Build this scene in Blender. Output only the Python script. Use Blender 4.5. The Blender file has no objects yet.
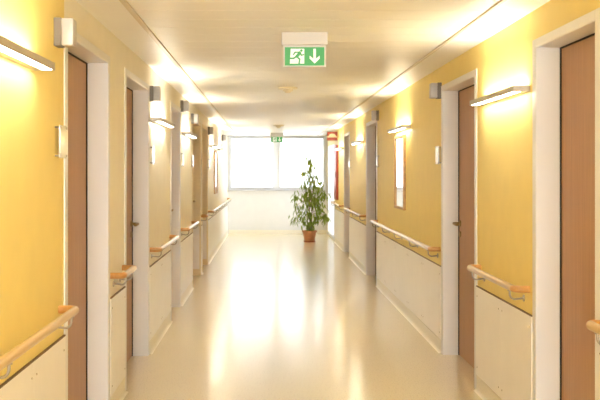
import bpy, bmesh, math, random
from mathutils import Vector, Matrix
random.seed(7)
PI = math.pi
sc = bpy.context.scene
COL = sc.collection

# ------------------------------------------------------------------ room dimensions (metres)
XL, XR = -1.026, 1.505          # wall faces
H = 2.482                       # ceiling
YB, YE = -2.6, 22.7             # back wall, end wall with the window
CAMZ = 1.5675
OPEN_Z = 2.262                   # door opening height
PANEL_Z0, PANEL_Z1 = 0.115, 0.747
RAIL_Z = 0.893

# ------------------------------------------------------------------ materials
def new_mat(name):
    m = bpy.data.materials.new(name); m.use_nodes = True
    nt = m.node_tree
    b = nt.nodes.get('Principled BSDF')
    return m, nt, b

def mat(name, col, rough=0.5, metal=0.0, spec=0.5, noise=0.0, nscale=6.0, bump=0.0, bscale=200.0, coat=0.0, stretch=None):
    m, nt, b = new_mat(name)
    b.inputs['Base Color'].default_value = (*col, 1)
    b.inputs['Roughness'].default_value = rough
    b.inputs['Metallic'].default_value = metal
    b.inputs['Specular IOR Level'].default_value = spec
    if coat: b.inputs['Coat Weight'].default_value = coat; b.inputs['Coat Roughness'].default_value = 0.15
    tc = nt.nodes.new('ShaderNodeTexCoord')
    src = tc.outputs['Object']
    if stretch:
        mp = nt.nodes.new('ShaderNodeMapping'); mp.inputs['Scale'].default_value = stretch
        nt.links.new(src, mp.inputs['Vector']); src = mp.outputs['Vector']
    if noise:
        n = nt.nodes.new('ShaderNodeTexNoise'); n.inputs['Scale'].default_value = nscale; n.inputs['Detail'].default_value = 4
        nt.links.new(src, n.inputs['Vector'])
        r = nt.nodes.new('ShaderNodeValToRGB')
        r.color_ramp.elements[0].position = 0.3; r.color_ramp.elements[1].position = 0.7
        r.color_ramp.elements[0].color = (*[c*(1-noise) for c in col], 1)
        r.color_ramp.elements[1].color = (*[min(1, c*(1+noise)) for c in col], 1)
        nt.links.new(n.outputs['Fac'], r.inputs['Fac']); nt.links.new(r.outputs['Color'], b.inputs['Base Color'])
    if bump:
        n2 = nt.nodes.new('ShaderNodeTexNoise'); n2.inputs['Scale'].default_value = bscale; n2.inputs['Detail'].default_value = 2
        nt.links.new(src, n2.inputs['Vector'])
        bp = nt.nodes.new('ShaderNodeBump'); bp.inputs['Strength'].default_value = bump; bp.inputs['Distance'].default_value = 0.002
        nt.links.new(n2.outputs['Fac'], bp.inputs['Height']); nt.links.new(bp.outputs['Normal'], b.inputs['Normal'])
    return m

def emit_mat(name, col, strength, base=(0.8,0.8,0.8)):
    m, nt, b = new_mat(name)
    b.inputs['Base Color'].default_value = (*base, 1)
    b.inputs['Emission Color'].default_value = (*col, 1)
    b.inputs['Emission Strength'].default_value = strength
    return m

def glass_mat(name, tint=(1,1,1), refl=0.06):
    m, nt, b = new_mat(name)
    nt.nodes.remove(b)
    out = nt.nodes['Material Output']
    tr = nt.nodes.new('ShaderNodeBsdfTransparent'); tr.inputs['Color'].default_value = (*tint, 1)
    gl = nt.nodes.new('ShaderNodeBsdfGlossy'); gl.inputs['Roughness'].default_value = 0.03
    fr = nt.nodes.new('ShaderNodeFresnel'); fr.inputs['IOR'].default_value = 1.45
    mx = nt.nodes.new('ShaderNodeMixShader')
    nt.links.new(fr.outputs['Fac'], mx.inputs['Fac']); nt.links.new(tr.outputs[0], mx.inputs[1]); nt.links.new(gl.outputs[0], mx.inputs[2])
    nt.links.new(mx.outputs[0], out.inputs['Surface'])
    return m

M = {}
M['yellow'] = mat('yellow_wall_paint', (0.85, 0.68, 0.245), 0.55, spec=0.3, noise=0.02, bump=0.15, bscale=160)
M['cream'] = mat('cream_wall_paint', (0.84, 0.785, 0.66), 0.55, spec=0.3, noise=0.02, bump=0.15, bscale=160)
M['tan'] = mat('reveal_cream_paint', (0.80, 0.68, 0.44), 0.55, spec=0.3, noise=0.02)
M['white_wall'] = mat('white_wall_paint', (0.70, 0.695, 0.67), 0.6, spec=0.3, noise=0.015)
M['ceil'] = mat('ceiling_panel_enamel', (0.84, 0.825, 0.78), 0.44, spec=0.45, noise=0.015, nscale=2)
M['ceil_gap'] = mat('ceiling_gap', (0.42, 0.36, 0.27), 0.8)
M['joint'] = mat('ceiling_joint_profile', (0.62, 0.54, 0.40), 0.4)
M['frame'] = mat('door_frame_lacquer', (0.75, 0.735, 0.715), 0.38, noise=0.012, nscale=3)
M['panel'] = mat('protective_panel_laminate', (0.87, 0.835, 0.785), 0.36, noise=0.02, nscale=5)
M['panel_edge'] = mat('panel_top_edge', (0.16, 0.10, 0.045), 0.6)
M['screw'] = mat('screw_steel', (0.42, 0.36, 0.28), 0.35, metal=0.8)
M['skirt'] = mat('skirting_linoleum', (0.81, 0.75, 0.60), 0.35, noise=0.06, nscale=60)
M['steel'] = mat('brushed_steel', (0.40, 0.36, 0.30), 0.34, metal=1.0)
M['brass'] = mat('bronzed_handle_metal', (0.36, 0.25, 0.12), 0.38, metal=1.0)
M['gasket'] = mat('door_gasket_rubber', (0.03, 0.022, 0.018), 0.8)
M['alu'] = mat('lamp_aluminium', (0.50, 0.44, 0.36), 0.42, metal=0.55)
M['white_plastic'] = mat('white_plastic', (0.62, 0.60, 0.575), 0.4)
M['ivory_plastic'] = mat('ivory_plastic', (0.80, 0.72, 0.55), 0.4)
M['grey_plastic'] = mat('grey_plastic', (0.20, 0.17, 0.14), 0.5)
M['lens_plastic'] = mat('signal_lens_plastic', (0.48, 0.45, 0.435), 0.35)
M['paper'] = mat('laminated_white_paper', (0.88, 0.87, 0.83), 0.08, spec=0.6)
M['red'] = mat('red_enamel', (0.40, 0.055, 0.022), 0.4)
M['cream_sign'] = mat('sign_cream', (0.88, 0.80, 0.55), 0.5)
M['upvc'] = mat('window_frame_white', (0.80, 0.82, 0.845), 0.35)
M['mirror'] = mat('mirror_silver', (0.92, 0.92, 0.92), 0.02, metal=1.0)
M['mirror_wood'] = mat('mirror_frame_wood', (0.50, 0.29, 0.10), 0.45, noise=0.15, nscale=30)
M['terracotta'] = mat('terracotta', (0.47, 0.20, 0.085), 0.6, noise=0.12, nscale=14)
M['pot_dark'] = mat('terracotta_saucer', (0.30, 0.085, 0.04), 0.6)
M['soil'] = mat('potting_soil', (0.06, 0.04, 0.025), 0.95, noise=0.3, nscale=60)
M['bark'] = mat('ficus_bark', (0.23, 0.16, 0.09), 0.85, noise=0.2, nscale=40)
M['glass'] = glass_mat('window_glass')
M['acrylic'] = mat('frosted_white_acrylic', (0.86, 0.84, 0.80), 0.06, spec=0.6)
LAMP = (1.0, 0.80, 0.42)
M['lamp_down'] = emit_mat('lamp_diffuser_lit', (1.0, 0.94, 0.79), 12.5)
M['lamp_up'] = emit_mat('lamp_uplight_lit', (1.0, 0.94, 0.79), 14.5)
M['green'] = emit_mat('sign_green_backlit', (0.055, 0.42, 0.12), 0.12, (0.06, 0.31, 0.10))
M['sign_white'] = emit_mat('sign_white_backlit', (0.9, 1.0, 0.92), 0.12)

def wood(name, c0, c1, rough, axis_scale, coat=0.0):
    m, nt, b = new_mat(name)
    b.inputs['Roughness'].default_value = rough
    if coat: b.inputs['Coat Weight'].default_value = coat; b.inputs['Coat Roughness'].default_value = 0.12
    tc = nt.nodes.new('ShaderNodeTexCoord'); mp = nt.nodes.new('ShaderNodeMapping'); mp.inputs['Scale'].default_value = axis_scale
    n = nt.nodes.new('ShaderNodeTexNoise'); n.inputs['Scale'].default_value = 1.0; n.inputs['Detail'].default_value = 6; n.inputs['Distortion'].default_value = 0.3
    r = nt.nodes.new('ShaderNodeValToRGB')
    r.color_ramp.elements[0].position = 0.32; r.color_ramp.elements[0].color = (*c0, 1)
    r.color_ramp.elements[1].position = 0.68; r.color_ramp.elements[1].color = (*c1, 1)
    nt.links.new(tc.outputs['Object'], mp.inputs['Vector']); nt.links.new(mp.outputs['Vector'], n.inputs['Vector'])
    nt.links.new(n.outputs['Fac'], r.inputs['Fac']); nt.links.new(r.outputs['Color'], b.inputs['Base Color'])
    return m
M['door_wood'] = wood('door_beech_veneer', (0.39, 0.205, 0.09), (0.46, 0.25, 0.112), 0.42, (60, 60, 1.6))
M['rail_wood'] = wood('handrail_beech', (0.54, 0.345, 0.115), (0.62, 0.415, 0.16), 0.3, (60, 2.0, 60), coat=0.4)
M['rail_shaded'] = wood('handrail_beech_shaded', (0.50, 0.24, 0.06), (0.58, 0.30, 0.085), 0.32, (40, 40, 40), coat=0.3)  # same beech as the bar; the ends' weaker light is put into the colour

def floor_mat():
    m, nt, b = new_mat('polished_linoleum')
    tc = nt.nodes.new('ShaderNodeTexCoord')
    n = nt.nodes.new('ShaderNodeTexNoise'); n.inputs['Scale'].default_value = 95; n.inputs['Detail'].default_value = 3
    r = nt.nodes.new('ShaderNodeValToRGB')
    e = r.color_ramp.elements
    e[0].position = 0.30; e[0].color = (0.42, 0.30, 0.14, 1)
    e[1].position = 0.42; e[1].color = (0.78, 0.69, 0.46, 1)
    x = e.new(0.66); x.color = (0.80, 0.71, 0.48, 1)
    x = e.new(0.74); x.color = (0.80, 0.70, 0.50, 1)
    nt.links.new(tc.outputs['Object'], n.inputs['Vector']); nt.links.new(n.outputs['Fac'], r.inputs['Fac'])
    nt.links.new(r.outputs['Color'], b.inputs['Base Color'])
    mp = nt.nodes.new('ShaderNodeMapping'); mp.inputs['Scale'].default_value = (0.55, 1.7, 1)
    nb = nt.nodes.new('ShaderNodeTexNoise'); nb.inputs['Scale'].default_value = 1.4; nb.inputs['Detail'].default_value = 3
    nt.links.new(tc.outputs['Object'], mp.inputs['Vector']); nt.links.new(mp.outputs['Vector'], nb.inputs['Vector'])
    bp = nt.nodes.new('ShaderNodeBump'); bp.inputs['Strength'].default_value = 0.25; bp.inputs['Distance'].default_value = 0.004
    nt.links.new(nb.outputs['Fac'], bp.inputs['Height']); nt.links.new(bp.outputs['Normal'], b.inputs['Normal'])
    b.inputs['Roughness'].default_value = 0.34
    b.inputs['Coat Weight'].default_value = 1.0; b.inputs['Coat Roughness'].default_value = 0.175
    nt.links.new(bp.outputs['Normal'], b.inputs['Coat Normal'])
    return m
M['floor'] = floor_mat()

def leaf_mat():
    m, nt, b = new_mat('ficus_leaf')
    tc = nt.nodes.new('ShaderNodeTexCoord'); n = nt.nodes.new('ShaderNodeTexNoise'); n.inputs['Scale'].default_value = 9
    r = nt.nodes.new('ShaderNodeValToRGB')
    r.color_ramp.elements[0].position = 0.3; r.color_ramp.elements[0].color = (0.10, 0.17, 0.022, 1)
    r.color_ramp.elements[1].position = 0.7; r.color_ramp.elements[1].color = (0.30, 0.38, 0.07, 1)
    nt.links.new(tc.outputs['Object'], n.inputs['Vector']); nt.links.new(n.outputs['Fac'], r.inputs['Fac'])
    nt.links.new(r.outputs['Color'], b.inputs['Base Color'])
    b.inputs['Roughness'].default_value = 0.35
    tl = nt.nodes.new('ShaderNodeBsdfTranslucent'); tl.inputs['Color'].default_value = (0.30, 0.40, 0.05, 1)
    mx = nt.nodes.new('ShaderNodeMixShader'); mx.inputs['Fac'].default_value = 0.3
    out = nt.nodes['Material Output']
    nt.links.new(b.outputs[0], mx.inputs[1]); nt.links.new(tl.outputs[0], mx.inputs[2]); nt.links.new(mx.outputs[0], out.inputs['Surface'])
    return m
M['leaf'] = leaf_mat()

# ------------------------------------------------------------------ mesh helpers
def bx(bm, x0, x1, y0, y1, z0, z1, bev=0.0, mi=0):
    v = [bm.verts.new((x, y, z)) for x in (x0, x1) for y in (y0, y1) for z in (z0, z1)]
    f = [(0,1,3,2), (4,6,7,5), (0,4,5,1), (2,3,7,6), (0,2,6,4), (1,5,7,3)]
    fs = [bm.faces.new([v[i] for i in q]) for q in f]
    for q in fs: q.material_index = mi
    if bev:
        es = list({e for q in fs for e in q.edges})
        r = bmesh.ops.bevel(bm, geom=es, offset=bev, segments=2, profile=0.5, affect='EDGES')
        for q in r['faces']: q.material_index = mi
    return fs

def cyl(bm, p0, p1, r0, r1=None, n=16, cap=True):
    r1 = r0 if r1 is None else r1
    p0, p1 = Vector(p0), Vector(p1)
    d = (p1-p0).normalized()
    a = d.orthogonal().normalized(); b = d.cross(a)
    A = [bm.verts.new(p0 + r0*(math.cos(2*PI*i/n)*a + math.sin(2*PI*i/n)*b)) for i in range(n)]
    B = [bm.verts.new(p1 + r1*(math.cos(2*PI*i/n)*a + math.sin(2*PI*i/n)*b)) for i in range(n)]
    for i in range(n): bm.faces.new((A[i], A[(i+1)%n], B[(i+1)%n], B[i]))
    if cap: bm.faces.new(A[::-1]); bm.faces.new(B)

def tube(bm, pts, r, n=14, cap=True):
    pts = [Vector(p) for p in pts]
    rad = r if isinstance(r, (list, tuple)) else [r]*len(pts)
    rings = []; ref = None
    for i, p in enumerate(pts):
        t = (pts[min(i+1, len(pts)-1)] - pts[max(i-1, 0)]).normalized()
        if ref is None: ref = t.orthogonal().normalized()
        ref = (ref - t*ref.dot(t)).normalized()
        b = t.cross(ref)
        rings.append([bm.verts.new(p + rad[i]*(math.cos(2*PI*k/n)*ref + math.sin(2*PI*k/n)*b)) for k in range(n)])
    for A, B in zip(rings, rings[1:]):
        for k in range(n): bm.faces.new((A[k], A[(k+1)%n], B[(k+1)%n], B[k]))
    if cap: bm.faces.new(rings[0][::-1]); bm.faces.new(rings[-1])

def lathe(bm, prof, n=32, c=(0,0,0), axis='z'):
    rings = []
    def pt(r, h, a):
        u, v = r*math.cos(a), r*math.sin(a)
        p = (u, v, h) if axis == 'z' else (h, u, v)
        return (p[0]+c[0], p[1]+c[1], p[2]+c[2])
    for r, h in prof:
        rings.append([bm.verts.new(pt(max(r, 1e-4), h, 2*PI*k/n)) for k in range(n)])
    for A, B in zip(rings, rings[1:]):
        for k in range(n): bm.faces.new((A[k], A[(k+1)%n], B[(k+1)%n], B[k]))
    bm.faces.new(rings[0][::-1]); bm.faces.new(rings[-1])

def poly(bm, pts, x0, x1):
    """extrude a polygon given in (y, z) between x0 and x1"""
    A = [bm.verts.new((x0, p[0], p[1])) for p in pts]; B = [bm.verts.new((x1, p[0], p[1])) for p in pts]
    n = len(pts)
    bm.faces.new(A); bm.faces.new(B[::-1])
    for i in range(n): bm.faces.new((A[i], B[i], B[(i+1)%n], A[(i+1)%n]))

def obj(name, bm, m, parent=None, smooth=False, label=None):
    bmesh.ops.recalc_face_normals(bm, faces=bm.faces[:])
    me = bpy.data.meshes.new(name); bm.to_mesh(me); bm.free()
    for q in (m if isinstance(m, (list, tuple)) else [m]): me.materials.append(q)
    if smooth:
        for p in me.polygons: p.use_smooth = True
        try: me.set_sharp_from_angle(angle=math.radians(40))
        except Exception: pass
    o = bpy.data.objects.new(name, me); COL.objects.link(o)
    if parent: o.parent = parent
    if label: o['label'] = label
    return o

def B(): return bmesh.new()

def tag(o, label, cat, group=None, kind=None):
    o['label'] = label; o['category'] = cat
    if group: o['group'] = group
    if kind: o['kind'] = kind
    return o

def thing(name, label, cat, loc=(0,0,0), rz=0.0, group=None, kind=None):
    o = bpy.data.objects.new(name, None); COL.objects.link(o)
    o.empty_display_size = 0.1
    o.location = loc; o.rotation_euler = (0, 0, rz)
    return tag(o, label, cat, group, kind)

def dup(root, loc, rz, label, group=None):
    r = root.copy(); COL.objects.link(r); r.location = loc; r.rotation_euler = (0, 0, rz); r['label'] = label
    if group: r['group'] = group
    for ch in list(root.children):
        c = ch.copy(); COL.objects.link(c); c.parent = r
        for g in list(ch.children):
            d = g.copy(); COL.objects.link(d); d.parent = c
    return r

def on_wall(side, y, z=0.0):
    """place on a wall: local +X points out of the wall into the corridor"""
    return ((XL, y, z), 0.0) if side == 'L' else ((XR, y, z), PI)

# ------------------------------------------------------------------ openings along the walls: (y0, y1) of the clear opening
DOORS = {
 'L': [(4.586, 5.74, 'near'), (6.487, 7.668, 'far'), (9.506, 10.429, 'far'), (12.225, 13.617, 'far'), (14.025, 15.198, 'near')],
 'R': [(4.128, 5.028, 'near'), (6.538, 7.714, 'far'), (12.455, 13.670, 'near'), (16.63, 17.69, 'near')],
}
GY0, GY1, GZ1 = 20.30, 22.45, 2.20
LIN = 0.02; REVEAL = 0.125; TW = 0.07

def build_wall(side, xw, out):
    bm = B()
    t = 0.30
    x0, x1 = (xw - t, xw) if side == 'L' else (xw, xw + t)
    y = YB - 0.2; split = 4.53
    def seg(a, b, z0, z1):
        if side == 'L':
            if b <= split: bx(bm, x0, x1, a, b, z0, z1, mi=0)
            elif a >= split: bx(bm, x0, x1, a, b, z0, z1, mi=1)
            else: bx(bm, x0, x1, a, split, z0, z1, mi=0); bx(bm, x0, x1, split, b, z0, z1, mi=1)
        else: bx(bm, x0, x1, a, b, z0, z1, mi=0)
    for a, b, _ in DOORS[side]:
        a -= LIN; b += LIN
        seg(y, a, -0.05, H + 0.05)
        seg(a, b, OPEN_Z + LIN, H + 0.05)
        y = b
    if side == 'R':                                   # glazed side opening by the end window
        seg(y, GY0, -0.05, H + 0.05); seg(GY0, GY1, GZ1, H + 0.05); seg(GY0, GY1, -0.05, 0.02); y = GY1
    seg(y, YE + 0.2, -0.05, H + 0.05)
    nm = 'wall_left' if side == 'L' else 'wall_right'
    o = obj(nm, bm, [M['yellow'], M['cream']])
    tag(o, 'left corridor wall, yellow at the front and pale cream beyond' if side == 'L' else 'right corridor wall painted yellow all the way', 'wall', kind='structure')
build_wall('L', XL, 1); build_wall('R', XR, -1)

# floor
bm = B(); bx(bm, XL-0.5, XR+0.5, YB-0.2, YE+0.2, -0.06, 0.0)
tag(obj('floor', bm, M['floor']), 'polished cream linoleum corridor floor', 'floor', kind='structure')

# ceiling: enamelled planks laid across, border strips along the walls
JL, JR = -0.770, 1.247
bm = B()
bx(bm, XL-0.3, XR+0.3, YB-0.2, YE+0.2, H+0.022, H+0.07, mi=1)
y = YB - 0.1; pitch = 0.30
while y < YE + 0.1:
    bx(bm, JL, JR, y+0.0035, y+pitch-0.0035, H, H+0.0225, bev=0.0025, mi=0); y += pitch
y = YB - 0.1
while y < YE + 0.1:
    bx(bm, XL-0.02, JL, y+0.002, y+1.5-0.002, H, H+0.0225, mi=0); bx(bm, JR, XR+0.02, y+0.002, y+1.5-0.002, H, H+0.0225, mi=0); y += 1.5
tag(obj('ceiling', bm, [M['ceil'], M['ceil_gap']]), 'cream metal plank ceiling', 'ceiling', kind='structure')
for i, (x, nm, w) in enumerate([(JL, 'left', 0.016), (JR, 'right', 0.011)]):
    bm = B(); bx(bm, x-w, x+w, YB, YE, H-0.012, H+0.004, bev=0.003)
    tag(obj('trim_%d' % (i+1), bm, M['joint']), 'long ceiling joint strip near the %s wall' % nm, 'ceiling trim', kind='structure')

# end wall with the wide window, back wall with an unseen taller one added to light the foreground
WX0, WX1 = -0.985, 1.455; WZ0, WZ1 = 1.10, 2.474
def end_wall(name, y0, y1, face_y, out, idx, lab, WZ0=WZ0):
    bm = B()
    bx(bm, XL-0.3, XR+0.3, y0, y1, -0.05, WZ0); bx(bm, XL-0.3, XR+0.3, y0, y1, WZ1, H+0.05)
    bx(bm, XL-0.3, WX0, y0, y1, WZ0, WZ1); bx(bm, WX1, XR+0.3, y0, y1, WZ0, WZ1)
    tag(obj(name, bm, M['white_wall']), 'white %s wall under and around the window' % lab, 'wall', kind='structure')
    ym = (y0+y1)/2
    w = thing('window_%d' % idx, 'wide two-pane white window filling the %s wall' % lab, 'window', (0, ym, 0), kind='structure')
    f = B(); d = 0.045
    bx(f, WX0, WX1, -d, d, WZ0, WZ0+0.06, 0.004); bx(f, WX0, WX1, -d, d, WZ1-0.03, WZ1, 0.004)
    bx(f, WX0, WX0+0.03, -d, d, WZ0+0.06, WZ1-0.03, 0.004); bx(f, WX1-0.03, WX1, -d, d, WZ0+0.06, WZ1-0.03, 0.004)
    bx(f, 0.155, 0.28, -d, d, WZ0+0.06, WZ1-0.03, 0.004)
    obj('window_frame', f, M['upvc'], w)
    for xa, xb in ((WX0+0.03, 0.155), (0.28, WX1-0.03)):
        s = B(); q = 0.033
        za, zb = WZ0+0.06, WZ1-0.03
        yo = -out*0.03
        bx(s, xa, xb, yo-0.035, yo+0.035, za, za+q, 0.004); bx(s, xa, xb, yo-0.035, yo+0.035, zb-q, zb, 0.004)
        bx(s, xa, xa+q, yo-0.035, yo+0.035, za+q, zb-q, 0.004); bx(s, xb-q, xb, yo-0.035, yo+0.035, za+q, zb-q, 0.004)
        sash = obj('window_sash', s, M['upvc'], w)
        g = B(); bx(g, xa+q-0.005, xb-q+0.005, -0.004, 0.004, za+q-0.005, zb-q+0.005)
        obj('window_pane', g, M['glass'], sash)
    s = B(); bx(s, WX0-0.04, WX1+0.04, min(0, -out*0.24), max(0, -out*0.24), WZ0-0.035, WZ0, 0.006)
    obj('window_sill', s, M['white_plastic'], w)
    return w
end_wall('wall_end', YE, YE+0.3, YE, 1, 1, 'far end')
end_wall('wall_back', YB-0.3, YB, YB, -1, 2, 'unseen rear', 0.12)

# glazed opening in the right wall next to the end window
gw = thing('window_3', 'tall white glazed opening in the right wall beside the end window', 'window', (XR, (GY0+GY1)/2, 0), PI, kind='structure')
hw = (GY1-GY0)/2
f = B()
for a in ((-hw, -hw+0.07, 0.02, GZ1), (hw-0.07, hw, 0.02, GZ1), (-0.05, 0.05, 0.09, GZ1-0.07)): bx(f, -0.12, 0.012, a[0], a[1], a[2], a[3], 0.004)
bx(f, -0.12, 0.012, -hw+0.07, hw-0.07, GZ1-0.07, GZ1, 0.004); bx(f, -0.12, 0.012, -hw+0.07, hw-0.07, 0.02, 0.09, 0.004)
obj('window_frame', f, M['upvc'], gw)
for s in (-1, 1):
    g = B(); bx(g, -0.064, -0.056, min(s*0.045, s*(hw-0.065)), max(s*0.045, s*(hw-0.065)), 0.085, GZ1-0.065); obj('window_pane', g, M['glass'], gw)
f = B(); cyl(f, (0.012, 0.03, 1.05), (0.05, 0.03, 1.05), 0.009); tube(f, [(0.05, 0.035, 1.05), (0.05, -0.09, 1.05)], 0.009, n=10); obj('window_handle', f, M['steel'], gw, smooth=True)

# ------------------------------------------------------------------ doors
ORD = ['nearest', 'second', 'third', 'fourth', 'farthest']
DOOR_LABEL = {
 ('L',0): 'nearest brown door on the left in a deep white frame', ('L',1): 'second brown door on the left, bronze lever beside its white reveal',
 ('L',2): 'third left door, only its white frame and lever showing', ('L',3): 'fourth left door with cream painted reveal, just beyond the third handrail',
 ('L',4): 'farthest left door with cream painted reveal, close beyond the fourth',
 ('R',0): 'nearest brown door on the right in a deep white frame', ('R',1): 'second brown door on the right with a lever beside the yellow wall',
 ('R',2): 'third right door, narrow white frame past the mirror', ('R',3): 'farthest right door, thin white frame before the red cabinet'}
n_door = 0
for side in 'LR':
    for i, (a, b, hs) in enumerate(DOORS[side]):
        n_door += 1
        loc, rz = on_wall(side, (a+b)/2)
        w = (b-a)/2
        d = thing('door_%d' % n_door, DOOR_LABEL[(side, i)], 'door', loc, rz, kind='structure')
        f = B(); ox = 0.004
        # lining
        bx(f, -0.24, ox, -w-LIN, -w, 0, OPEN_Z); bx(f, -0.24, ox, w, w+LIN, 0, OPEN_Z); bx(f, -0.24, ox, -w-LIN, w+LIN, OPEN_Z, OPEN_Z+LIN)
        # architrave on the wall face
        bx(f, 0, ox+0.004, -w-TW, -w-0.004, 0, OPEN_Z+0.05, 0.003); bx(f, 0, ox+0.004, w+0.004, w+TW, 0, OPEN_Z+0.05, 0.003)
        bx(f, 0, ox+0.004, -w-0.004, w+0.004, OPEN_Z+0.004, OPEN_Z+0.05, 0.003)
        niche = side == 'L' and i >= 3            # the two farthest left openings have cream painted reveals with a white panel below
        obj('door_frame', f, M['tan'] if niche else M['frame'], d)
        if niche:
            q = B(); bx(q, -REVEAL+0.012, -0.012, w-0.010, w-0.001, 0.10, PANEL_Z1, 0.001); obj('reveal_panel', q, M['panel'], d, label='white lower reveal panel')
        g = B(); gx0, gx1 = -REVEAL-0.012, -REVEAL
        bx(g, gx0, gx1, -w, -w+0.008, 0.0, OPEN_Z); bx(g, gx0, gx1, w-0.008, w, 0.0, OPEN_Z); bx(g, gx0, gx1, -w+0.008, w-0.008, OPEN_Z-0.008, OPEN_Z)
        obj('door_seal', g, M['gasket'], d)
        lf = B(); bx(lf, -REVEAL-0.055, -REVEAL-0.008, -w+0.001, w-0.001, 0.004, OPEN_Z-0.001)
        leaf = obj('door_leaf', lf, M['door_wood'], d)
        # handle: long curved back plate and a lever
        s = (1 if hs == 'far' else -1) * (1 if side == 'L' else -1)
        hy = s*(w-0.055); hz = 1.13; X = -REVEAL-0.008
        h = B()
        cyl(h, (X, hy, hz), (X+0.010, hy, hz), 0.027, n=24)
        pts = [(X+0.005, hy, hz), (X+0.043, hy, hz)]
        for k in range(6):
            t = PI/2*k/5; pts.append((X+0.043+0.018*math.sin(t), hy - s*0.018*(1-math.cos(t)), hz))
        pts += [(X+0.061, hy-s*0.06, hz-0.002), (X+0.060, hy-s*0.12, hz-0.004), (X+0.054, hy-s*0.135, hz-0.004)]
        tube(h, pts, 0.0115, n=12)
        hd = obj('door_handle', h, M['brass'], d, smooth=True)
        k_ = B(); cyl(k_, (X, hy, hz-0.092), (X+0.009, hy, hz-0.092), 0.026, n=24); bx(k_, X+0.009, X+0.012, hy-0.004, hy+0.004, hz-0.105, hz-0.083)
        obj('lock_rosette', k_, M['brass'], d, smooth=True)

# ------------------------------------------------------------------ wall stretches between the doors
SEG = {  # clear wall between door frames (outer trim edges)
 'L0': ('L', YB, 4.515), 'L1': ('L', 5.811, 6.416), 'L2': ('L', 7.740, 9.435), 'L3': ('L', 10.501, 12.153), 'L4': ('L', 13.688, 13.954), 'L5': ('L', 15.269, YE),
 'R0': ('R', YB, 4.058), 'R1': ('R', 5.098, 6.468), 'R2': ('R', 7.784, 12.385), 'R3': ('R', 13.740, 16.56), 'R4': ('R', 17.76, 20.23)}
SEG_TXT = {
 'L0': 'before the nearest left door', 'L1': 'between the nearest two left doors', 'L2': 'between the second and third left doors',
 'L3': 'between the third and fourth left doors', 'L4': 'between the fourth and farthest left doors', 'L5': 'on the left from the farthest door to the window',
 'R0': 'on the right before the nearest right door', 'R1': 'between the nearest two right doors', 'R2': 'on the long yellow wall under the mirror',
 'R3': 'between the third and farthest right doors', 'R4': 'on the right beside the red cabinet at the far end'}
PANEL_W = {'L0': 0.61, 'R0': 0.61, 'L1': 0.61, 'R1': 0.69, 'L2': 0.83, 'R2': 0.92}
NTH = ['nearest', 'second', 'third', 'fourth', 'fifth', 'sixth', 'seventh', 'eighth', 'ninth', 'tenth', 'eleventh', 'twelfth']

# skirting: coved strip of the floor's own linoleum
for side in 'LR':
    bm = B()
    for k, (s, a, b) in SEG.items():
        if s != side: continue
        xw = XL if side == 'L' else XR
        o = 1 if side == 'L' else -1
        prof = [(0, 0), (0.03*o, 0.0), (0.018*o, 0.004), (0.009*o, 0.014), (0.006*o, 0.03), (0.006*o, 0.105), (0, 0.105)]
        A = [bm.verts.new((xw + p[0], a, p[1])) for p in prof]; Bv = [bm.verts.new((xw + p[0], b, p[1])) for p in prof]
        n = len(prof)
        bm.faces.new(A); bm.faces.new(Bv[::-1])
        for i in range(n): bm.faces.new((A[i], Bv[i], Bv[(i+1)%n], A[(i+1)%n]))
    nm = 'left' if side == 'L' else 'right'
    tag(obj('baseboard_' + nm, bm, M['skirt']), 'low coved linoleum skirting along the %s wall' % nm, 'baseboard', kind='structure')
bm = B(); bx(bm, XL+0.03, XR-0.03, YE-0.012, YE, 0, 0.105, 0.003)
tag(obj('baseboard_end', bm, M['skirt']), 'low skirting under the far end window', 'baseboard', kind='structure')

# protective panels
for k, (side, a, b) in SEG.items():
    if k in ('L0', 'R0'): a = b - PANEL_W[k]*(4 if k == 'L0' else 1)
    if k == 'L5': b = YE - 0.02
    a += 0.004; b -= 0.004
    n = max(1, round((b-a)/PANEL_W.get(k, 1.3)))
    wd = (b-a)/n
    for i in range(n):
        y0, y1 = a+i*wd+0.0008, a+(i+1)*wd-0.0008
        loc, rz = on_wall(side, (y0+y1)/2)
        hw = (y1-y0)/2
        if n == 1: lab = 'cream wall panel ' + SEG_TXT[k]
        elif k == 'L0':
            lab = 'cream wall panel ' + SEG_TXT[k] + ', ' + ('next to the door frame' if i == n-1 else NTH[n-1-i] + ' from the door frame')
        else: lab = NTH[i] + ' cream wall panel ' + SEG_TXT[k]
        p = thing('protective_panel', lab, 'wall panel', loc, rz, 'cream protective panels along the walls', 'thing')
        bm = B(); bx(bm, 0.0015, 0.012, -hw, hw, PANEL_Z0, PANEL_Z1, 0.0015); obj('board', bm, M['panel'], p)
        bm = B(); bx(bm, 0.0015, 0.0125, -hw, hw, PANEL_Z1-0.0005, PANEL_Z1+0.006); obj('top_edge', bm, M['panel_edge'], p, label='dark top edge')
        if y0 < 13.5:
            for yy in (-hw+0.04, hw-0.04):
                for zz in (PANEL_Z0+0.06, PANEL_Z1-0.065):
                    bm = B(); cyl(bm, (0.010, yy, zz), (0.0145, yy, zz), 0.0062, 0.0048, n=12); obj('screw', bm, M['screw'], p)

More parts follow.
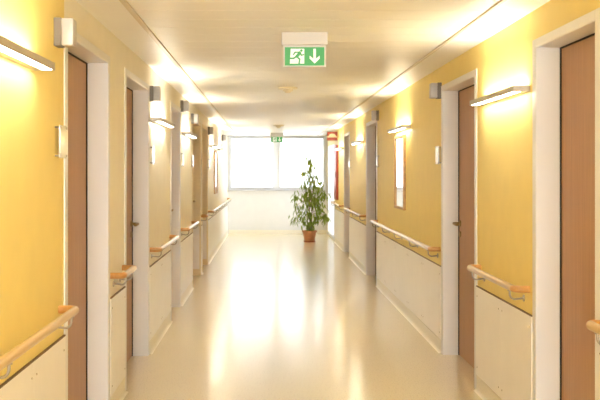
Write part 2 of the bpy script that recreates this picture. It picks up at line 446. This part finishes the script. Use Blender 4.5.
# handrails
RAILS = {'L0': (1.071, 4.417), 'L1': (5.85, 6.339), 'L2': (7.813, 9.374), 'L3': (10.567, 12.067), 'L4': (13.719, 13.928), 'L5': (15.361, YE-0.12),
         'R0': (1.05, 3.985), 'R1': (5.175, 6.36), 'R2': (7.86, 12.33), 'R3': (13.80, 16.49), 'R4': (17.85, 20.16)}
RAIL_R = 0.0205; RAIL_D = 0.086
for k, (ya, yb) in RAILS.items():
    side = SEG[k][0]
    loc, rz = on_wall(side, (ya+yb)/2, RAIL_Z)
    r = thing('handrail', 'round beech handrail ' + SEG_TXT[k], 'handrail', loc, rz, 'beech handrails along the walls')
    hw = (yb-ya)/2; br = 0.035 if hw > 0.15 else 0.03
    bm = B(); tube(bm, [(RAIL_D, -hw+br, 0), (RAIL_D, -hw*0.3, 0), (RAIL_D, hw*0.3, 0), (RAIL_D, hw-br, 0)], RAIL_R, n=20)
    obj('rail_bar', bm, M['rail_wood'], r, smooth=True)
    for s in (-1, 1):
        pts = [(RAIL_D, s*(hw-br-0.001), 0)]
        for q in range(9):
            t = PI/2*q/8; pts.append((RAIL_D-br+br*math.cos(t), s*(hw-br+br*math.sin(t)), 0))
        pts += [(0.03, s*hw, 0), (0.0, s*hw, 0)]
        bm = B(); tube(bm, pts, RAIL_R-0.0004, n=20); obj('end_return', bm, M['rail_shaded'], r, smooth=True)
    nb = max(2, round((yb-ya)/1.1)+1) if hw > 0.15 else 1
    for q in range(nb):
        yy = 0 if nb == 1 else -hw+0.11 + (2*hw-0.22)*q/(nb-1)
        bm = B()
        cyl(bm, (0, yy, -0.066), (0.006, yy, -0.066), 0.02, n=18)
        pts = [(0.004, yy, -0.066), (0.055, yy, -0.072)]
        for t in range(1, 9):
            u = PI/2*t/8; pts.append((0.055+(RAIL_D-0.055)*math.sin(u), yy, -0.072+0.032*(1-math.cos(u))))
        pts.append((RAIL_D, yy, -RAIL_R+0.003))
        tube(bm, pts, 0.006, n=10)
        cyl(bm, (RAIL_D, yy, -RAIL_R-0.003), (RAIL_D, yy, -RAIL_R+0.004), 0.013, n=14)
        obj('bracket', bm, M['steel'], r, smooth=True)

# ------------------------------------------------------------------ wall lamps
def make_lamp(label, loc, rz):
    L = 1.11/2; D0, D1 = 0.004, 0.096; z0, z1 = -0.016, 0.017
    r = thing('wall_lamp', label, 'wall lamp', loc, rz, 'lit bar lamps on the walls')
    bm = B()
    bx(bm, D1-0.008, D1, -L, L, z0, z1, 0.0015)            # front bar
    bx(bm, 0.0, 0.012, -L, L, z0, z1)                      # back rail on the wall
    bx(bm, 0.012, D1-0.008, -L, L, -0.003, 0.003); bx(bm, 0.012, D1-0.053, -L, L, z0+0.001, -0.003)          # web between the two lenses
    obj('housing', bm, M['alu'], r)
    bm = B(); bx(bm, D1-0.052, D1-0.009, -L+0.012, L-0.012, z0+0.001, -0.004); obj('diffuser', bm, M['lamp_down'], r)
    bm = B(); bx(bm, 0.016, D1-0.016, -L+0.03, L-0.03, 0.004, 0.008); obj('uplight_lens', bm, M['lamp_up'], r)
    for s in (-1, 1):
        bm = B(); bx(bm, 0, D1+0.001, min(s*L, s*(L+0.008)), max(s*L, s*(L+0.008)), z0-0.001, z1+0.001, 0.002); obj('end_cap', bm, M['alu'], r)
    return r
LZ = 2.027
LAMPS = [('L', 3.366, 'lit bar lamp on the yellow wall at the left edge, nearest of all'),
         ('L', 8.435, 'lit bar lamp on the left between the second and third doors'),
         ('L', 11.251, 'lit bar lamp on the left between the third and fourth doors'),
         ('L', 16.371, 'small distant lit bar lamp on the left just beyond the farthest door'),
         ('L', 18.972, 'farthest lit bar lamp on the left, just past the framed mirror'),
         ('R', 5.73, 'lit bar lamp on the right between the nearest two doors'),
         ('R', 10.05, 'lit bar lamp above the mirror on the long yellow wall'),
         ('R', 14.75, 'lit bar lamp on the right between the third and farthest doors'),
         ('R', 18.5, 'farthest lit bar lamp on the right, before the red cabinet')]
lamp0 = None
for side, y, lab in LAMPS:
    loc, rz = on_wall(side, y, LZ + (0.02 if side == 'R' else 0))
    if lamp0 is None: lamp0 = make_lamp(lab, loc, rz)
    else: dup(lamp0, loc, rz, lab)

# ------------------------------------------------------------------ call signal boxes by the doors
def make_box(label, loc, rz):
    r = thing('call_signal_box', label, 'signal box', loc, rz, 'call signal boxes by the doors')
    bm = B(); bx(bm, 0, 0.036, -0.045, 0.045, -0.068, 0.068, 0.004)
    b = obj('base', bm, M['grey_plastic'], r, label='dark grey back housing')
    bm = B()
    for q in range(5): bx(bm, 0.006, 0.030, -0.0454, 0.0454, -0.05+q*0.022, -0.046+q*0.022)
    obj('vent', bm, M['grey_plastic'], b)
    bm = B(); bx(bm, 0.034, 0.094, -0.043, 0.043, -0.066, 0.066, 0.010); obj('lens', bm, M['lens_plastic'], r, smooth=True)
    return r
BOXES = [('L', 4.35, 2.15, 'pale signal box above the name plate before the nearest left door'),
         ('L', 7.813, 2.155, 'grey signal box just beyond the second left door, above a lamp'),
         ('L', 10.577, 2.25, 'faint signal box just beyond the third left door'),
         ('L', 12.056, 2.19, 'pale signal box just before the fourth left door'),
         ('L', 15.341, 2.18, 'small dark signal box just beyond the farthest left door'),
         ('L', 19.992, 2.24, 'farthest signal box on the left, close to the window'),
         ('R', 7.84, 2.185, 'grey signal box high on the yellow wall beyond the second right door'),
         ('R', 12.25, 2.245, 'grey signal box at the frame top of the third right door')]
box0 = None
for side, y, z, lab in BOXES:
    loc, rz = on_wall(side, y, z + 0.09)
    if box0 is None: box0 = make_box(lab, loc, rz)
    else: dup(box0, loc, rz, lab)

# ------------------------------------------------------------------ room plates on stand-offs
def make_plate(label, loc, rz):
    r = thing('room_plate', label, 'name plate', loc, rz, 'clear room plates by the doors')
    bm = B(); bx(bm, 0.022, 0.026, -0.075, 0.075, -0.08, 0.08, 0.001); obj('acrylic_sheet', bm, M['acrylic'], r)
    bm = B(); bx(bm, 0.0255, 0.0285, -0.068, 0.068, -0.056, 0.056); obj('paper_insert', bm, M['paper'], r)
    for yy in (-0.062, 0.062):
        for zz in (-0.068, 0.068):
            bm = B(); cyl(bm, (0, yy, zz), (0.021, yy, zz), 0.005, n=12); cyl(bm, (0.020, yy, zz), (0.030, yy, zz), 0.0065, n=12); obj('standoff_mount', bm, M['steel'], r, smooth=True)
    return r
PLATES = [('L', 4.396, 'clear room plate on the yellow wall before the nearest left door'),
          ('L', 7.854, 'white room plate beyond the second left door'),
          ('L', 10.608, 'white room plate beyond the third left door'),
          ('L', 12.026, 'white room plate before the fourth left door'),
          ('L', 15.422, 'small white room plate beyond the farthest left door'),
          ('R', 7.87, 'white room plate on the yellow wall beyond the second right door'),
          ('R', 12.24, 'white room plate before the third right door'),
          ('R', 16.40, 'white room plate before the farthest right door')]
p0 = None
for side, y, lab in PLATES:
    loc, rz = on_wall(side, y, 1.715)
    if p0 is None: p0 = make_plate(lab, loc, rz)
    else: dup(p0, loc, rz, lab)

# ------------------------------------------------------------------ mirrors
def make_mirror(label, loc, rz):
    r = thing('wall_mirror', label, 'mirror', loc, rz)
    hw, z0, z1, t = 0.355, 1.15, 1.975, 0.028
    bm = B()
    for a in ((-hw, hw, z0, z0+t), (-hw, hw, z1-t, z1), (-hw, -hw+t, z0+t, z1-t), (hw-t, hw, z0+t, z1-t)):
        bx(bm, 0, 0.03, a[0], a[1], a[2], a[3], 0.003)
    obj('frame', bm, M['mirror_wood'], r)
    bm = B(); bx(bm, 0.002, 0.016, -hw+t, hw-t, z0+t, z1-t); obj('mirror_glass', bm, M['mirror'], r)
    return r
loc, rz = on_wall('R', 10.175)
m0 = make_mirror('wood framed mirror on the long yellow right wall', loc, rz)
loc, rz = on_wall('L', 17.44)
dup(m0, loc, rz, 'distant wood framed mirror on the left wall near the window')

# ------------------------------------------------------------------ exit signs (face the camera, local -Y is the front)
def make_sign(label, loc):
    r = thing('exit_sign', label, 'exit sign', loc, 0.0)
    bm = B(); bx(bm, -0.151, 0.151, -0.04, 0.04, -0.084, 0.0, 0.005); obj('housing', bm, M['white_plastic'], r)
    bm = B(); bx(bm, -0.140, 0.140, -0.014, 0.014, -0.228, -0.083, 0.003); fr = obj('sign_panel', bm, M['white_plastic'], r)
    bm = B(); bx(bm, -0.129, 0.129, -0.017, -0.013, -0.217, -0.097); g = obj('green_face', bm, M['green'], r, label='green backlit face')
    # pictogram: white doorway with a green runner, and a white arrow pointing down
    zc = -0.157
    def flat(bm, pts, y0=-0.0185, y1=-0.0165):
        A = [bm.verts.new((p[0], y0, p[1])) for p in pts]; Bq = [bm.verts.new((p[0], y1, p[1])) for p in pts]
        bm.faces.new(A); bm.faces.new(Bq[::-1]); n = len(pts)
        for i in range(n): bm.faces.new((A[i], Bq[i], Bq[(i+1)%n], A[(i+1)%n]))
    def strip(bm, p, w, y0, y1):
        for (ax, az), (cx, cz) in zip(p, p[1:]):
            d = Vector((cx-ax, cz-az)); d.normalize(); nx, nz = -d.y*w/2, d.x*w/2
            ex, ez = d.x*w*0.25, d.y*w*0.25
            flat(bm, [(ax-ex+nx, az-ez+nz), (ax-ex-nx, az-ez-nz), (cx+ex-nx, cz+ez-nz), (cx+ex+nx, cz+ez+nz)], y0, y1)
    bm = B(); flat(bm, [(-0.097, -0.205), (-0.002, -0.205), (-0.002, -0.107), (-0.091, -0.107)], -0.0180, -0.0165)
    obj('doorway_symbol', bm, M['sign_white'], g)
    bm = B(); y0, y1 = -0.0192, -0.0176
    cx, cz = -0.021, -0.119
    flat(bm, [(cx+0.0085*math.cos(2*PI*i/16), cz+0.0085*math.sin(2*PI*i/16)) for i in range(16)], y0, y1)
    strip(bm, [(-0.030, -0.132), (-0.052, -0.160)], 0.020, y0, y1)                    # trunk
    strip(bm, [(-0.034, -0.130), (-0.062, -0.130), (-0.073, -0.146)], 0.008, y0-0.0001, y1)  # back arm
    strip(bm, [(-0.028, -0.134), (-0.022, -0.150), (-0.006, -0.146)], 0.008, y0-0.0002, y1)  # front arm
    strip(bm, [(-0.053, -0.158), (-0.072, -0.170), (-0.100, -0.170)], 0.010, y0-0.0003, y1)  # rear leg
    strip(bm, [(-0.050, -0.160), (-0.032, -0.176), (-0.036, -0.203)], 0.010, y0-0.0004, y1)  # front leg
    obj('runner_symbol', bm, M['green'], g)
    bm = B(); ax = 0.066
    flat(bm, [(ax-0.0085, -0.107), (ax+0.0085, -0.107), (ax+0.0085, -0.172), (ax+0.033, -0.152), (ax+0.033, -0.172), (ax, -0.204), (ax-0.033, -0.172), (ax-0.033, -0.152), (ax-0.0085, -0.172)], -0.0185, -0.0165)
    obj('arrow_symbol', bm, M['sign_white'], g)
    return r
s0 = make_sign('large green exit sign with a down arrow on the near ceiling', (0.240, 5.92, H+0.001))
dup(s0, (0.205, 21.0, H+0.001), 0.0, 'tiny distant exit sign in front of the end window')

# ------------------------------------------------------------------ smoke detectors
def make_det(label, loc):
    r = thing('smoke_detector', label, 'smoke detector', loc)
    bm = B(); lathe(bm, [(0.105, 0.001), (0.105, -0.012), (0.098, -0.018), (0.06, -0.018)], 36); obj('ceiling_plate', bm, M['ivory_plastic'], r, smooth=True)
    bm = B(); lathe(bm, [(0.055, -0.016), (0.055, -0.034), (0.050, -0.040), (0.034, -0.044), (0.032, -0.052), (0.024, -0.058), (0.0, -0.059)], 30); obj('detector_head', bm, M['ivory_plastic'], r, smooth=True)
    return r
d0 = make_det('round smoke detector on the ceiling behind the large exit sign', (0.215, 9.75, H))
dup(d0, (0.205, 17.6, H), 0, 'distant smoke detector on the ceiling before the end window')

# ------------------------------------------------------------------ fire point on the right: shallow red cabinet and projecting sign
loc, rz = on_wall('R', 19.55)
c = thing('fire_cabinet', 'tall shallow red fire cabinet on the right wall near the window', 'fire cabinet', loc, rz)
bm = B(); bx(bm, 0, 0.045, -0.33, 0.33, 0.97, 2.15, 0.004); obj('cabinet_frame', bm, M['red'], c)
bm = B(); bx(bm, 0.044, 0.052, -0.30, 0.30, 1.0, 2.12, 0.003); dr = obj('door', bm, M['red'], c)
bm = B(); bx(bm, 0.051, 0.066, 0.24, 0.265, 1.46, 1.58, 0.003); obj('handle', bm, M['grey_plastic'], dr)
loc, rz = on_wall('R', 19.5, 2.345)
fs = thing('fire_sign', 'small square red sign with a cream dome projecting from the right wall', 'sign', loc, 0.0)
fs.location.x = XR - 0.0005
bm = B(); bx(bm, -0.225, 0.0, -0.006, 0.006, -0.095, 0.095, 0.002); obj('board', bm, M['red'], fs)
bm = B()
pts = [(-0.115+0.078*math.cos(PI*i/14), 0.055*math.sin(PI*i/14)-0.0) for i in range(15)]
A = [bm.verts.new((p[0], -0.0085, p[1])) for p in pts]; Bq = [bm.verts.new((p[0], -0.005, p[1])) for p in pts]
bm.faces.new(A); bm.faces.new(Bq[::-1])
for i in range(15): bm.faces.new((A[i], Bq[i], Bq[(i+1)%15], A[(i+1)%15]))
bx(bm, -0.218, -0.010, -0.0085, -0.005, -0.030, -0.001)
obj('dome_symbol', bm, M['cream_sign'], fs)

# ------------------------------------------------------------------ weeping fig
PX, PY = 0.93, 20.15
pl = thing('potted_fig', 'tall green weeping fig in a terracotta pot by the end window', 'potted plant', (PX, PY, 0))
bm = B(); lathe(bm, [(0.100, 0.012), (0.112, 0.03), (0.150, 0.215), (0.168, 0.218), (0.172, 0.255), (0.166, 0.258), (0.152, 0.250), (0.148, 0.225), (0.0, 0.223)], 36)
pot = obj('pot', bm, M['terracotta'], pl, smooth=True)
bm = B(); lathe(bm, [(0.110, 0.0), (0.132, 0.006), (0.138, 0.030), (0.130, 0.030), (0.120, 0.013), (0.0, 0.012)], 32); obj('saucer', bm, M['pot_dark'], pl, smooth=True)
bm = B(); lathe(bm, [(0.146, 0.222), (0.146, 0.236), (0.10, 0.240), (0.0, 0.242)], 28); obj('soil', bm, M['soil'], pl)
# blobs of foliage: (x, z, radius)
BL = [(0.0,1.86,.05),(0.0,1.80,.06),(0.02,1.68,.10),(-0.14,1.56,.07),(0.18,1.52,.06),(-0.02,1.50,.11),(0.06,1.38,.13),(0.21,1.27,.11),(-0.13,1.32,.10),(0.10,1.17,.14),
      (-0.29,0.98,.10),(-0.05,1.13,.13),(0.32,1.06,.09),(-0.06,0.95,.13),(0.21,0.88,.13),(-0.28,0.80,.10),(0.04,0.90,.12),(0.22,0.74,.12),(-0.10,0.68,.14),
      (-0.31,0.53,.09),(-0.14,0.51,.13),(0.04,0.62,.13),(0.31,0.58,.11),(0.37,0.54,.08),(0.02,0.42,.12),(-0.01,0.32,.09),(0.14,0.55,.10),(0.12,1.0,.12)]
stems = B(); br_tips = []
trunk = [(0,0,0.235),(0.012,0.008,0.45),(-0.006,-0.012,0.75),(0.012,0.0,1.05),(0.0,0.012,1.35),(0.015,0.0,1.6),(0.005,0.0,1.80)]
tube(stems, trunk, [0.017,0.015,0.013,0.011,0.008,0.005,0.003], n=8)
tube(stems, [(0.04,-0.02,0.235),(0.05,-0.03,0.6),(0.035,-0.02,0.95),(0.09,-0.04,1.25)], [0.011,0.009,0.007,0.003], n=7)
tube(stems, [(-0.045,0.02,0.235),(-0.05,0.03,0.55),(-0.06,0.02,0.9),(-0.12,0.05,1.3)], [0.010,0.008,0.006,0.003], n=7)
lv = B()
def leaf(bm, p, d, L, w):
    d = Vector(d).normalized(); up = Vector((0,0,1))
    s = d.cross(up)
    if s.length < 0.1: s = Vector((1,0,0))
    s.normalize(); s = Matrix.Rotation(random.uniform(-0.9, 0.9), 3, d) @ s
    n = s.cross(d)
    mid = []; left = []; right = []
    for t, ww in ((0, 0.04), (0.22, 0.75), (0.45, 1.0), (0.72, 0.62), (1.0, 0.02)):
        c = p + d*L*t + Vector((0,0,-0.22*L*t*t))
        mid.append(bm.verts.new(c - n*0.08*w)); left.append(bm.verts.new(c - s*ww*w/2 + n*0.10*w)); right.append(bm.verts.new(c + s*ww*w/2 + n*0.10*w))
    for i in range(4):
        bm.faces.new((left[i], mid[i], mid[i+1], left[i+1])); bm.faces.new((mid[i], right[i], right[i+1], mid[i+1]))
for (x, z, r) in BL:
    yb = random.uniform(-0.55, 0.55)*max(abs(x), 0.22)
    c = Vector((x, yb, z))
    # branch from the trunk to the cluster, arching down
    z0 = max(0.3, z - 0.10 + 0.0*r); t0 = Vector((0, 0, min(z0 + 0.15, 1.75)))
    if c.xy.length > 0.09:
        tube(stems, [t0, t0.lerp(c, 0.5)+Vector((0,0,0.10)), c+Vector((0,0,0.03)), c+Vector((x*0.1,0,-r*0.5))], [0.004,0.0035,0.0025,0.0015], n=5)
    for _ in range(int(7 + 1250*r*r)):
        q = Vector((random.gauss(0, .48), random.gauss(0, .52), random.gauss(0, .5)))*r
        p = c + q
        d = Vector((q.x*2.2+random.uniform(-.35,.35), q.y*2.2+random.uniform(-.35,.35), -0.55+random.uniform(-.35,.25)))
        leaf(lv, p, d, random.uniform(0.08, 0.135), random.uniform(0.03, 0.046))
obj('stems', stems, M['bark'], pl, smooth=True)
o = obj('foliage', lv, M['leaf'], pl)

# ------------------------------------------------------------------ daylight
SKY_REAR, SKY_FRONT = 8.6, 1.7
w = bpy.data.worlds.new('daylight'); sc.world = w; w.use_nodes = True
bg = w.node_tree.nodes['Background']
bg.inputs['Color'].default_value = (0.91, 0.955, 1.0, 1)
# overcast sky, made brighter behind the camera for fill light than over the far end
wn = w.node_tree
tc = wn.nodes.new('ShaderNodeTexCoord'); sp = wn.nodes.new('ShaderNodeSeparateXYZ'); mr = wn.nodes.new('ShaderNodeMapRange')
wn.links.new(tc.outputs['Generated'], sp.inputs['Vector']); wn.links.new(sp.outputs['Y'], mr.inputs['Value'])
mr.inputs['From Min'].default_value = -0.9; mr.inputs['From Max'].default_value = -0.1
mr.inputs['To Min'].default_value = SKY_REAR; mr.inputs['To Max'].default_value = SKY_FRONT
wn.links.new(mr.outputs['Result'], bg.inputs['Strength'])

# ------------------------------------------------------------------ camera
cam = bpy.data.cameras.new('camera'); co = bpy.data.objects.new('camera', cam); COL.objects.link(co)
co.location = (0, 0, CAMZ); co.rotation_euler = (PI/2, 0, 0)
cam.sensor_width = 36; cam.lens = 54
cam.shift_x = 32/600; cam.shift_y = -28/600
cam.clip_start = 0.05
cam.dof.use_dof = True; cam.dof.focus_distance = 5.6; cam.dof.aperture_fstop = 8.0
sc.camera = co

sc.view_settings.view_transform = 'Standard'; sc.view_settings.look = 'None'
sc.view_settings.gamma = 1.0; sc.view_settings.use_curve_mapping = False
sc.view_settings.exposure = 1.48
sc.cycles.use_denoising = True
sc.cycles.max_bounces = 14; sc.cycles.diffuse_bounces = 8; sc.cycles.glossy_bounces = 6; sc.cycles.transparent_max_bounces = 12
sc.cycles.sample_clamp_indirect = 12
